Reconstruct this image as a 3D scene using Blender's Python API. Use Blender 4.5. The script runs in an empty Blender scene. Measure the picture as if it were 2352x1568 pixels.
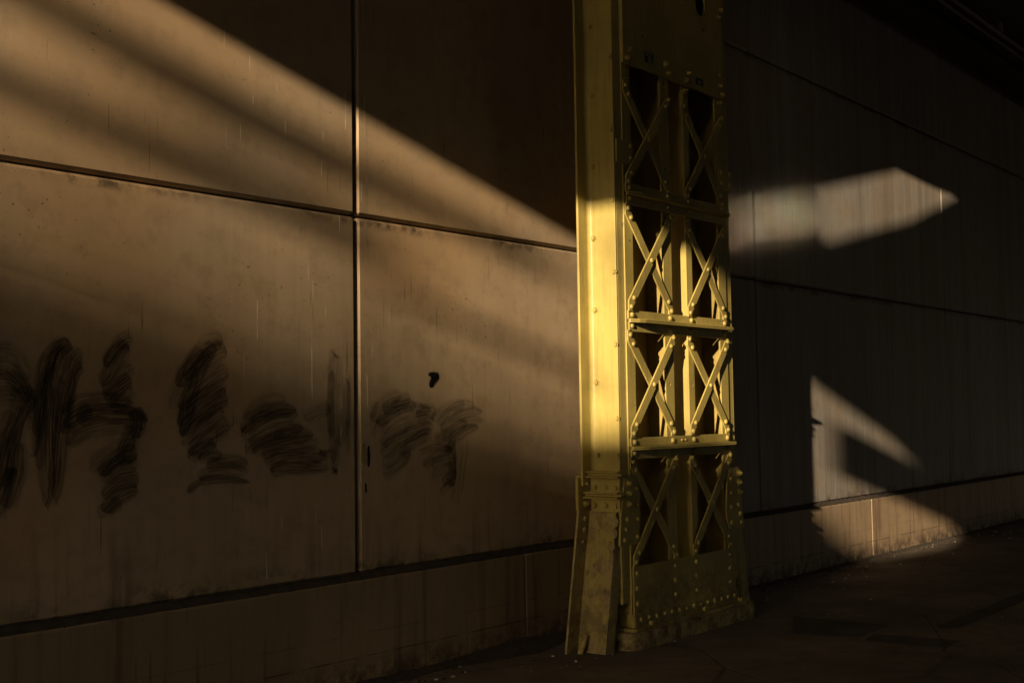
import bpy, bmesh, math, random
from mathutils import Vector, Matrix, noise

rnd = random.Random(7)
R = math.radians
S = bpy.context.scene
COL = S.collection

# ------------------------------------------------------------------ camera
cam_data = bpy.data.cameras.new('camera')
cam_data.sensor_fit = 'HORIZONTAL'
cam_data.sensor_width = 36.0
cam_data.lens = 36.0 * 2836.0 / 2352.0
cam_data.clip_start = 0.05
cam_data.clip_end = 2000.0
cam = bpy.data.objects.new('camera', cam_data)
COL.objects.link(cam)
cam.matrix_world = Matrix(((0.6260035, -0.0357088, -0.7790022, 0.0),
                           (-0.7796757, -0.0478885, -0.6243496, 0.0),
                           (-0.0150105, 0.9982142, -0.0578197, 1.6),
                           (0, 0, 0, 1)))
S.camera = cam

# ------------------------------------------------------------------ sun, sky, exposure
SK, SS = 4.15, 0.24              # sun travels (1, 1/SK, -SS)
sun_dir = Vector((1.0, 1.0 / SK, -SS)).normalized()
SUN_EL = math.asin(-sun_dir.z)
SUN_ROT = math.atan2(-sun_dir.x, -sun_dir.y)
w = bpy.data.worlds.new('World')
S.world = w
w.use_nodes = True
wn = w.node_tree
bg = wn.nodes['Background']
sky = wn.nodes.new('ShaderNodeTexSky')
sky.sky_type = 'NISHITA'
sky.sun_disc = False
sky.sun_elevation = SUN_EL
sky.sun_rotation = SUN_ROT
sky.dust_density = 4.0
sky.ozone_density = 0.3
sky.air_density = 1.0
wn.links.new(sky.outputs[0], bg.inputs[0])
bg.inputs[1].default_value = 0.05
sl = bpy.data.lights.new('sun', 'SUN')
sl.energy = 5.0
sl.angle = R(0.5)
sl.color = (1.0, 0.74, 0.45)
sun = bpy.data.objects.new('sun', sl)
COL.objects.link(sun)
sun.rotation_euler = sun_dir.to_track_quat('-Z', 'Y').to_euler()
sun.location = (-30, -8, 20)

S.view_settings.view_transform = 'Standard'
S.view_settings.look = 'None'
S.view_settings.gamma = 1.0
S.view_settings.exposure = 1.0
S.render.engine = 'CYCLES'
S.cycles.use_denoising = True
S.cycles.max_bounces = 10
S.cycles.diffuse_bounces = 6
S.cycles.sample_clamp_indirect = 0.0
S.cycles.blur_glossy = 0.0
S.cycles.caustics_reflective = True
S.cycles.use_adaptive_sampling = False


# ------------------------------------------------------------------ object helpers
def tag(o, label=None, cat=None, group=None, kind=None):
    if label: o['label'] = label
    if cat: o['category'] = cat
    if group: o['group'] = group
    if kind: o['kind'] = kind
    return o


def empty(name, loc):
    o = bpy.data.objects.new(name, None)
    o.location = loc
    COL.objects.link(o)
    return o


class MB:
    """collects shapes in world coordinates into one mesh"""
    def __init__(self):
        self.bm = bmesh.new()
        self.uv = None

    def _merge(self, t, smooth=False, bevel=0.0, seg=1):
        if bevel > 0:
            bmesh.ops.bevel(t, geom=list(t.edges), offset=bevel, segments=seg, profile=0.6, affect='EDGES', clamp_overlap=True)
        bmesh.ops.recalc_face_normals(t, faces=list(t.faces))
        for f in t.faces: f.smooth = smooth
        me = bpy.data.meshes.new('tmp')
        t.to_mesh(me); t.free()
        self.bm.from_mesh(me)
        bpy.data.meshes.remove(me)

    def box(self, x0, x1, y0, y1, z0, z1, bevel=0.0, seg=1, shear=None):
        t = bmesh.new()
        bmesh.ops.create_cube(t, size=1.0)
        for v in t.verts:
            v.co = Vector((x0 + (v.co.x + .5) * (x1 - x0), y0 + (v.co.y + .5) * (y1 - y0), z0 + (v.co.z + .5) * (z1 - z0)))
            if shear: v.co = shear(v.co)
        self._merge(t, bevel=bevel, seg=seg)
        return self

    def prism(self, pts, y0, y1, bevel=0.0, axis='y'):
        """outline given in (x, z) [axis y], (y, z) [axis x] or (x, y) [axis z] and pushed from y0 to y1"""
        t = bmesh.new()
        def P(a, b, c):
            return {'y': (a, c, b), 'x': (c, a, b), 'z': (a, b, c)}[axis]
        f = t.faces.new([t.verts.new(P(a, b, y0)) for a, b in pts])
        r = bmesh.ops.extrude_face_region(t, geom=[f])
        d = Vector(P(0, 0, y1 - y0))
        for v in r['geom']:
            if isinstance(v, bmesh.types.BMVert): v.co += d
        self._merge(t, bevel=bevel)
        return self

    def cyl(self, p0, p1, r0, r1=None, n=16, smooth=True, bevel=0.0):
        t = bmesh.new()
        p0, p1 = Vector(p0), Vector(p1)
        ax = (p1 - p0)
        m = Matrix.Translation((p0 + p1) / 2) @ ax.to_track_quat('Z', 'Y').to_matrix().to_4x4()
        bmesh.ops.create_cone(t, cap_ends=True, cap_tris=False, segments=n, radius1=r0, radius2=r0 if r1 is None else r1, depth=ax.length)
        t.transform(m)
        self._merge(t, smooth=False, bevel=bevel)
        if smooth:
            pass
        return self

    def dome(self, c, d, r=0.017, h=0.014, n=12):
        """button-headed rivet, base at c, pointing along d"""
        t = bmesh.new()
        d = Vector(d).normalized()
        rings = [(1.0, -0.002), (1.0, 0.004), (0.92, h * .62), (0.66, h * .9), (0.3, h)]
        vs = []
        for k, (rr, zz) in enumerate(rings):
            vs.append([t.verts.new((r * rr * math.cos(2 * math.pi * i / n), r * rr * math.sin(2 * math.pi * i / n), zz)) for i in range(n)])
        for a, b in zip(vs[:-1], vs[1:]):
            for i in range(n):
                t.faces.new((a[i], a[(i + 1) % n], b[(i + 1) % n], b[i]))
        t.faces.new(vs[-1])
        j = rnd.uniform(.92, 1.08)
        t.transform(Matrix.Translation(Vector(c)) @ d.to_track_quat('Z', 'Y').to_matrix().to_4x4() @ Matrix.Scale(j, 4))
        self._merge(t, smooth=True)
        return self

    def hexbolt(self, c, d, r=0.02, h=0.016, shank=0.0):
        """hexagon nut on a round washer, with the bolt's end sticking out"""
        c, d = Vector(c), Vector(d).normalized()
        self.cyl(c - d * .001, c + d * .004, r * 1.28, n=16)
        t = bmesh.new()
        bmesh.ops.create_cone(t, cap_ends=True, segments=6, radius1=r, radius2=r * .94, depth=h)
        t.transform(Matrix.Translation(c + d * (.004 + h / 2)) @ d.to_track_quat('Z', 'Y').to_matrix().to_4x4() @ Matrix.Rotation(rnd.uniform(0, 1), 4, 'Z'))
        self._merge(t, bevel=.0012)
        if shank:
            self.cyl(c + d * h, c + d * (h + shank), r * .5, n=12)
        return self

    def build(self, name, mat, parent=None, subd=0):
        me = bpy.data.meshes.new(name)
        self.bm.to_mesh(me); self.bm.free()
        o = bpy.data.objects.new(name, me)
        me.materials.append(mat)
        COL.objects.link(o)
        if parent:
            o.parent = parent
            o.matrix_parent_inverse = Matrix.Translation(parent_loc(parent)).inverted()
        return o


def parent_loc(p):
    # empties stand at their thing's base; meshes are built in world coordinates
    return Vector(p.location) if p.type == 'EMPTY' else Vector((0, 0, 0))


# ------------------------------------------------------------------ materials
def new_mat(name):
    m = bpy.data.materials.new(name)
    m.use_nodes = True
    nt = m.node_tree
    return m, nt, nt.nodes['Principled BSDF']


class NT:
    def __init__(self, nt):
        self.nt = nt
        self.co = nt.nodes.new('ShaderNodeTexCoord').outputs['Object']

    def n(self, t, **kw):
        x = self.nt.nodes.new(t)
        for k, v in kw.items(): setattr(x, k, v)
        return x

    def put(self, sock, v):
        if isinstance(v, bpy.types.NodeSocket): self.nt.links.new(v, sock)
        elif v is not None: sock.default_value = v

    def map(self, scale, src=None, loc=(0, 0, 0)):
        m = self.n('ShaderNodeMapping')
        self.put(m.inputs['Vector'], src or self.co)
        m.inputs['Scale'].default_value = scale
        m.inputs['Location'].default_value = loc
        return m.outputs[0]

    def noise(self, scale, detail=3.0, rough=.55, vec=None, dist=0.0):
        m = self.n('ShaderNodeTexNoise')
        self.put(m.inputs['Vector'], vec or self.co)
        m.inputs['Scale'].default_value = scale
        m.inputs['Detail'].default_value = detail
        m.inputs['Roughness'].default_value = rough
        m.inputs['Distortion'].default_value = dist
        return m.outputs['Fac']

    def ramp(self, v, a, b, lo=0.0, hi=1.0):
        m = self.n('ShaderNodeMapRange', interpolation_type='SMOOTHSTEP')
        self.put(m.inputs[0], v)
        m.inputs[1].default_value = a; m.inputs[2].default_value = b
        m.inputs[3].default_value = lo; m.inputs[4].default_value = hi
        return m.outputs[0]

    def math(self, op, a, b=None):
        m = self.n('ShaderNodeMath', operation=op)
        self.put(m.inputs[0], a)
        if b is not None: self.put(m.inputs[1], b)
        return m.outputs[0]

    def mix(self, f, a, b, mode='MIX'):
        m = self.n('ShaderNodeMix', data_type='RGBA', blend_type=mode)
        self.put(m.inputs[0], f)
        for s, v in ((m.inputs[6], a), (m.inputs[7], b)):
            self.put(s, v if isinstance(v, bpy.types.NodeSocket) else (*v, 1.0))
        return m.outputs[2]

    def sep(self):
        m = self.n('ShaderNodeSeparateXYZ')
        self.put(m.inputs[0], self.co)
        return m.outputs

    def bump(self, h, strength=.3, dist=.01, normal=None):
        b = self.n('ShaderNodeBump')
        b.inputs['Strength'].default_value = strength
        b.inputs['Distance'].default_value = dist
        self.put(b.inputs['Height'], h)
        if normal: self.put(b.inputs['Normal'], normal)
        return b.outputs[0]


def wall_material(name, plinth=False):
    m, nt, p = new_mat(name)
    g = NT(nt)
    x, y, z = g.sep()
    tan, grey = (.435, .345, .24), (.30, .31, .33)
    if plinth: tan, grey = (.25, .19, .125), (.37, .28, .19)  # left plinth colour darkened for shade, right kept light where sun falls
    side = g.ramp(g.math('ADD', x, g.math('MULTIPLY', g.noise(.6), 3.0)), 9.5, 12.0)
    base = g.mix(side, tan, grey)
    # rain streaks: long in z, thin in x; much heavier beyond the column
    broad = g.noise(1.0, 3, .6, g.map((5.0, 1.0, .22)))
    fine = g.noise(1.0, 4, .65, g.map((26.0, 1.0, .5)))
    hair = g.noise(1.0, 2, .5, g.map((110.0, 1.0, 1.3)))
    st = g.math('ADD', g.math('MULTIPLY', broad, .45), g.math('ADD', g.math('MULTIPLY', fine, .4), g.math('MULTIPLY', hair, .2)))
    amt = g.math('ADD', .15, g.math('MULTIPLY', side, .50)) if not plinth else .35
    dark = g.ramp(st, .42, .66)
    col = g.mix(g.math('MULTIPLY', dark, amt), base, (.11, .095, .08))
    lite = g.ramp(fine, .56, .74)
    col = g.mix(g.math('MULTIPLY', lite, g.math('ADD', .05, g.math('MULTIPLY', side, .25))), col, (.55, .50, .46))
    warm = g.ramp(g.noise(.55, 3, .55, g.map((1, 1, .8), loc=(3.1, 0, 0))), .42, .62)
    col = g.mix(g.math('MULTIPLY', warm, g.math('MULTIPLY', .8, g.math('SUBTRACT', 1.0, side))), col, (.44, .30, .17))
    oi = g.n('ShaderNodeObjectInfo').outputs['Random']
    col = g.mix(g.ramp(oi, 0, 1, 0, .28), col, (.25, .205, .15))
    # clouding of the paint
    col = g.mix(g.ramp(g.noise(1.3, 5, .6), .35, .72, 0, .42), col, (.29, .22, .14))
    col = g.mix(g.ramp(g.noise(9.0, 4, .6), .46, .72, 0, .34), col, (.22, .165, .11))
    # rusty dribbles low on the wall
    low = g.ramp(z, 1.3, .55)
    rust = g.math('MULTIPLY', g.ramp(g.noise(1.0, 4, .6, g.map((14.0, 1.0, .9))), .5, .72), low)
    col = g.mix(g.math('MULTIPLY', rust, .55), col, (.10, .055, .035))
    # dirt gathered at the joints (z) and at the foot
    edge = g.noise(1.0, 5, .75, g.map((9.0, 1.0, 9.0)))
    for zz, hgt in (() if plinth else ((2.78, .06), (4.92, .05), (.655, .15))):
        d = g.math('ABSOLUTE', g.math('SUBTRACT', z, zz))
        near = g.math('MULTIPLY', g.ramp(d, hgt, .0), g.ramp(g.noise(1.7, 3, .6), .40, .62, .15, 1.0))
        k = g.math('MULTIPLY', near, g.ramp(edge, .40, .60))
        col = g.mix(g.math('MULTIPLY', k, .88), col, (.055, .042, .032))
    if plinth:
        for zl, wl, al in ((.175, .006, .75), (.31, .004, .35)):
            ln = g.ramp(g.math('ABSOLUTE', g.math('ADD', g.math('SUBTRACT', z, zl), g.math('MULTIPLY', g.math('SUBTRACT', g.noise(6.0, 3), .5), .012))), wl, wl * .3)
            col = g.mix(g.math('MULTIPLY', g.math('MULTIPLY', ln, g.ramp(g.noise(5.0, 4, .6), .38, .55)), al), col, (.04, .03, .024))
        foot = g.math('MULTIPLY', g.ramp(z, .24, .0), g.ramp(edge, .38, .6))
        col = g.mix(g.math('MULTIPLY', foot, .9), col, (.045, .035, .028))
    scr_ = g.math('MULTIPLY', g.ramp(g.noise(1.0, 3, .6, g.map((55.0, 1.0, 2.0), loc=(4, 0, 7))), .66, .70), g.ramp(g.noise(1.4, 3), .48, .6))
    col = g.mix(g.math('MULTIPLY', scr_, .6), col, (.09, .065, .045))
    # specks, pits and thin white dribbles
    spk = g.ramp(g.noise(48.0, 2, .5), .70, .735)
    col = g.mix(g.math('MULTIPLY', spk, g.ramp(g.noise(1.1, 3, .6), .44, .66, .0, .8)), col, (.05, .04, .03))
    if not plinth:
        band = g.math('MULTIPLY', g.ramp(x, 4.0, 4.55), g.ramp(x, 5.75, 5.1))
        drip = g.ramp(g.noise(1.0, 1.5, .4, g.map((75.0, 1.0, 3.2))), .735, .765)
        col = g.mix(g.math('MULTIPLY', drip, g.math('MULTIPLY', band, .8)), col, (.75, .66, .52))
    nt.links.new(col, p.inputs['Base Color'])
    p.inputs['Roughness'].default_value = .62
    p.inputs['Specular IOR Level'].default_value = .3
    h = g.math('ADD', g.math('MULTIPLY', g.noise(3.0, 4), 1.2), g.math('ADD', g.math('MULTIPLY', g.noise(170.0, 3, .6), .10), g.math('MULTIPLY', spk, -.5)))
    h = g.math('ADD', h, g.math('MULTIPLY', hair, .12))
    nt.links.new(g.bump(h, .32 if not plinth else .5, .006), p.inputs['Normal'])
    return m


def steel_paint(name, worn=False, base=(.41, .345, .108)):
    m, nt, p = new_mat(name)
    g = NT(nt)
    x, y, z = g.sep()
    col = g.mix(g.ramp(g.noise(2.2, 5, .6), .3, .75), base, tuple(c * .62 for c in base))
    brush = g.noise(1.0, 4, .6, g.map((40, 40, 2.2)))
    col = g.mix(g.ramp(brush, .44, .72, 0, .5), col, (base[0] * .6, base[1] * .55, base[2] * .6))
    # chips and rust freckles
    chip = g.ramp(g.noise(46, 3, .6), .70, .73)
    col = g.mix(g.math('MULTIPLY', chip, .75), col, (.10, .055, .03))
    chip2 = g.math('MULTIPLY', g.ramp(g.noise(17, 5, .7), .66, .69), g.ramp(g.noise(1.9, 3), .48, .6))
    col = g.mix(g.math('MULTIPLY', chip2, .8), col, (.085, .05, .028))
    grime = g.math('MULTIPLY', g.ramp(z, .75, .05), g.ramp(g.noise(11, 5, .7), .40, .64))
    col = g.mix(g.math('MULTIPLY', grime, .7), col, (.07, .05, .03))
    run = g.math('MULTIPLY', g.ramp(g.noise(1.0, 4, .6, g.map((30, 30, 1.2))), .58, .72), g.ramp(g.noise(2.5, 3), .5, .65))
    col = g.mix(g.math('MULTIPLY', run, .5), col, (.13, .075, .03))
    if worn:
        wz = g.math('MULTIPLY', g.ramp(z, .96, .90), 1.0)
        wn_ = g.math('MULTIPLY', wz, g.ramp(g.noise(1.0, 5, .65, g.map((9, 9, 7))), .40, .62))
        col = g.mix(wn_, col, (.30, .24, .12))
        wn2 = g.math('MULTIPLY', wz, g.ramp(g.noise(7.0, 6, .7), .46, .62))
        col = g.mix(g.math('MULTIPLY', wn2, .7), col, (.13, .095, .06))
        scr = g.ramp(g.noise(1.0, 5, .7, g.map((30, 30, 18))), .56, .66)
        col = g.mix(g.math('MULTIPLY', g.math('MULTIPLY', scr, wz), .7), col, (.09, .06, .04))
    nt.links.new(col, p.inputs['Base Color'])
    p.inputs['Roughness'].default_value = .46
    p.inputs['Specular IOR Level'].default_value = .4
    h = g.math('ADD', g.math('MULTIPLY', g.noise(14, 4), 1.0), g.math('ADD', g.math('MULTIPLY', brush, .5), g.math('MULTIPLY', chip, -.5)))
    nt.links.new(g.bump(h, .16 if not worn else .8, .003 if not worn else .006), p.inputs['Normal'])
    return m


def concrete(name, a, b, scale=4.0, rough=.9, bump=.5, dist=.01):
    m, nt, p = new_mat(name)
    g = NT(nt)
    col = g.mix(g.ramp(g.noise(scale, 6, .65), .32, .68), a, b)
    col = g.mix(g.ramp(g.noise(scale * 14, 4, .7), .55, .7, 0, .6), col, tuple(c * .45 for c in b))
    nt.links.new(col, p.inputs['Base Color'])
    p.inputs['Roughness'].default_value = rough
    h = g.math('ADD', g.noise(scale * 3, 6, .65), g.math('MULTIPLY', g.noise(scale * 30, 3), .4))
    nt.links.new(g.bump(h, bump, dist), p.inputs['Normal'])
    return m


def plain(name, c, rough=.6, metal=0.0):
    m, nt, p = new_mat(name)
    g = NT(nt)
    col = g.mix(g.ramp(g.noise(6.0, 5, .6), .35, .7), c, tuple(q * .72 for q in c))
    nt.links.new(col, p.inputs['Base Color'])
    p.inputs['Roughness'].default_value = rough
    p.inputs['Metallic'].default_value = metal
    nt.links.new(g.bump(g.noise(25, 4), .2, .004), p.inputs['Normal'])
    return m


def smear_material(name, opacity):
    m, nt, p = new_mat(name)
    g = NT(nt)
    uv = g.n('ShaderNodeUVMap').outputs[0]
    s = g.n('ShaderNodeSeparateXYZ'); g.put(s.inputs[0], uv)
    u, v = s.outputs[0], s.outputs[1]
    streak = g.noise(1.0, 4, .65, g.map((1.5, 13.0, 1.0), uv))
    blotch = g.noise(1.0, 3, .6, g.map((1.6, 2.0, 1.0), uv))
    a = g.ramp(streak, .36, .60, .08, 1.0)
    a = g.math('MULTIPLY', a, g.ramp(blotch, .22, .62, .5, 1.0))
    e = g.math('ABSOLUTE', g.math('SUBTRACT', g.math('FRACT', v), .5))
    e = g.ramp(g.math('ADD', e, g.math('MULTIPLY', g.math('SUBTRACT', streak, .5), .55)), .50, .30)
    a = g.math('MULTIPLY', g.math('MULTIPLY', a, e), g.math('MULTIPLY', opacity, g.ramp(g.noise(1.0, 0, .5, g.map((0, 1, 0), g.n('ShaderNodeUVMap').outputs[0])), .35, .65, .65, 1.15)))
    p.inputs['Base Color'].default_value = (.020, .016, .014, 1)
    p.inputs['Roughness'].default_value = .7
    p.inputs['Specular IOR Level'].default_value = .2
    nt.links.new(a, p.inputs['Alpha'])
    return m


def spray_material():
    m, nt, p = new_mat('sprayed black paint')
    g = NT(nt)
    uv = g.n('ShaderNodeUVMap').outputs[0]
    s = g.n('ShaderNodeSeparateXYZ'); g.put(s.inputs[0], uv)
    e = g.math('ABSOLUTE', g.math('SUBTRACT', g.math('FRACT', s.outputs[1]), .5))
    p.inputs['Base Color'].default_value = (.004, .0035, .003, 1)
    p.inputs['Roughness'].default_value = .8
    p.inputs['Specular IOR Level'].default_value = .1
    nt.links.new(g.ramp(e, .5, .18), p.inputs['Alpha'])
    return m


def ground_material(name, a=(.135, .113, .092), b=(.070, .059, .049), bump=.7):
    m, nt, p = new_mat(name)
    g = NT(nt)
    col = g.mix(g.ramp(g.noise(.9, 6, .62), .34, .68), a, b)
    col = g.mix(g.ramp(g.noise(7.0, 5, .7), .45, .7, 0, .55), col, tuple(c * .5 for c in b))
    grit = g.noise(190.0, 3, .6)
    col = g.mix(g.ramp(grit, .62, .72, 0, .55), col, (.24, .19, .14))
    crack = g.n('ShaderNodeTexVoronoi', feature='DISTANCE_TO_EDGE')
    g.put(crack.inputs['Vector'], g.map((1, 1, 1), g.mix(.12, g.co, g.n('ShaderNodeTexNoise').outputs['Color'])))
    crack.inputs['Scale'].default_value = .8
    ck = g.ramp(crack.outputs['Distance'], .012, .0)
    col = g.mix(g.math('MULTIPLY', ck, .5), col, (.015, .012, .010))
    nt.links.new(col, p.inputs['Base Color'])
    nt.links.new(g.ramp(g.noise(2.0, 4), .3, .7, .62, .9), p.inputs['Roughness'])
    h = g.math('ADD', g.math('MULTIPLY', grit, .5), g.math('ADD', g.noise(5, 6, .65), g.math('MULTIPLY', ck, -1.0)))
    nt.links.new(g.bump(h, bump, .012), p.inputs['Normal'])
    return m


M_WALL = wall_material('painted concrete wall')
M_PLINTH = wall_material('stained concrete plinth', True)
M_JOINT = concrete('joint filler', (.10, .085, .068), (.045, .035, .028), 8)
M_STEEL = steel_paint('yellow steel paint')
M_STEEL_SHADE = steel_paint('shaded yellow steel paint', base=(.36, .28, .085))  # darker copy of the steel paint: shade put into the inner faces
M_WORN = steel_paint('worn yellow steel paint', True)
M_FOOT = concrete('splashed concrete', (.50, .43, .22), (.14, .10, .05), 11, bump=1.0, dist=.03)
M_SMEAR = smear_material('smeared paint', .56)
M_FAINT = smear_material('faint smeared paint', .42)
M_SPRAY = spray_material()
M_GROUND = ground_material('worn asphalt')
M_PATCH = ground_material('dark asphalt patch', (.040, .033, .028), (.028, .023, .02))
M_DIRT = concrete('black dirt', (.060, .046, .035), (.028, .022, .018), 14, bump=1.0, dist=.03)
M_DARK = plain('sooty girder steel', (.028, .025, .022), .7)
M_DECK = concrete('sooty concrete', (.075, .065, .052), (.045, .038, .03), 1.5)
M_PIPE = plain('grey conduit', (.20, .19, .175), .5)
M_STICK = plain('black sticker', (.008, .008, .010), .45)
M_INK = plain('pale sticker ink', (.45, .45, .46), .6)
M_BRICK = concrete('brown render', (.16, .115, .075), (.10, .07, .048), .8)
M_BOUNCE = concrete('pale bounce paving', (.42, .36, .27), (.32, .27, .2), .5)
M_SHINY = plain('bright sheet metal', (.46, .46, .48), .075, 1.0)
M_CHIP = plain('pale litter', (.55, .50, .43), .8)

# ------------------------------------------------------------------ ground
def sheet(name, x0, x1, y0, y1, z, mat, nx=1, ny=1, wob=0.0, kind='structure'):
    bm = bmesh.new()
    vs = [[bm.verts.new((x0 + (x1 - x0) * i / nx, y0 + (y1 - y0) * j / ny, z + (wob * (noise.noise(Vector((i * .37 + 3, j * .41, 2.2)))) if wob else 0)))
           for j in range(ny + 1)] for i in range(nx + 1)]
    for i in range(nx):
        for j in range(ny):
            bm.faces.new((vs[i][j], vs[i + 1][j], vs[i + 1][j + 1], vs[i][j + 1]))
    for f in bm.faces: f.smooth = True
    me = bpy.data.meshes.new(name); bm.to_mesh(me); bm.free()
    me.materials.append(mat)
    o = bpy.data.objects.new(name, me); COL.objects.link(o)
    if kind: o['kind'] = kind
    return o


sheet('ground', -400, 400, -400, 400, 0.0, M_GROUND)


def quad(name, pts, z, mat, n=6):
    """irregular flat asphalt repair"""
    bm = bmesh.new()
    out = []
    for k in range(len(pts)):
        a, b = Vector(pts[k]), Vector(pts[(k + 1) % len(pts)])
        for i in range(n):
            q = a.lerp(b, i / n)
            out.append(bm.verts.new((q.x + rnd.uniform(-.012, .012), q.y + rnd.uniform(-.012, .012), z)))
    f = bm.faces.new(out)
    if f.normal.z < 0: f.normal_flip()
    me = bpy.data.meshes.new(name); bm.to_mesh(me); bm.free()
    me.materials.append(mat)
    o = bpy.data.objects.new(name, me); COL.objects.link(o)
    o['kind'] = 'structure'
    return o


quad('road_patch', [(8.206, 4.04), (8.313, 3.589), (8.905, 3.617), (8.86, 4.36)], .004, M_PATCH)
quad('road_patch', [(8.206, 3.51), (8.252, 2.957), (8.576, 2.966), (8.499, 3.555)], .004, M_PATCH)
quad('road_patch', [(9.0, 3.29), (9.07, 3.15), (11.9, 3.17), (11.9, 3.33)], .004, M_PATCH)

# ------------------------------------------------------------------ the long wall
WY = 5.385            # face of the panels
PY = 5.346            # face of the plinth
wall = empty('retaining_wall', (5.2, WY, 0))
tag(wall, 'long tan concrete panel wall behind the yellow column, daubed with black letters', 'wall')
XS = [-9.95, -4.85, .14, 5.222, 10.356, 15.353, 20.35, 25.35, 30.35, 35.35, 40.35, 45.3]
ZS = [.648, 2.806, 4.945, 6.90]
GAP = .024
m = MB()
m.box(-10, 45.6, WY + .046, WY + .5, -.4, 6.9)
m.build('joint_backing', M_JOINT, wall)
for i in range(len(XS) - 1):
    for j in range(3):
        gw = GAP if XS[i] < 6 else GAP * .7
        gw2 = GAP if XS[i + 1] < 6 else GAP * .7
        m = MB()
        zt = ZS[j + 1] - (.006 if j < 2 else 0)
        m.box(XS[i] + gw / 2, XS[i + 1] - gw2 / 2, WY, WY + .09, ZS[j] + .010, zt, bevel=.017)
        m.build('wall_panel', M_WALL, wall)
PX = [-10, -5.4, .7, 6.78, 12.794, 18.8, 24.8, 30.8, 36.8, 45.6]
for a, b in zip(PX[:-1], PX[1:]):
    m = MB()
    m.box(a + .006, b - .006, PY, WY + .045, -.3, .622, bevel=.012, seg=2)
    m.build('plinth_block', M_PLINTH, wall)
# rough mortar bed between plinth and panels, and the broken lip on it
bm = bmesh.new()
n = 900
prev = None
for k in range(n + 1):
    x = -9 + 45 * k / n
    q = noise.noise(Vector((x * 2.1, .3, 0))) * .016 + noise.noise(Vector((x * 14, 1.3, 0))) * .014 + noise.noise(Vector((x * 45, 2.3, 0))) * .010
    row = [bm.verts.new((x, WY - .026 + q * .6, .621)), bm.verts.new((x, WY - .016 + q, .640 + q * .5)), bm.verts.new((x, WY + .012, .662 + q)), bm.verts.new((x, WY + .045, .700))]
    if prev:
        for c in range(3): bm.faces.new((prev[c], row[c], row[c + 1], prev[c + 1]))
    prev = row
me = bpy.data.meshes.new('mortar_bed'); bm.to_mesh(me); bm.free(); me.materials.append(M_DIRT)
o = bpy.data.objects.new('mortar_bed', me); COL.objects.link(o); o.parent = wall; o.matrix_parent_inverse = Matrix.Translation(wall.location).inverted()

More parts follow.
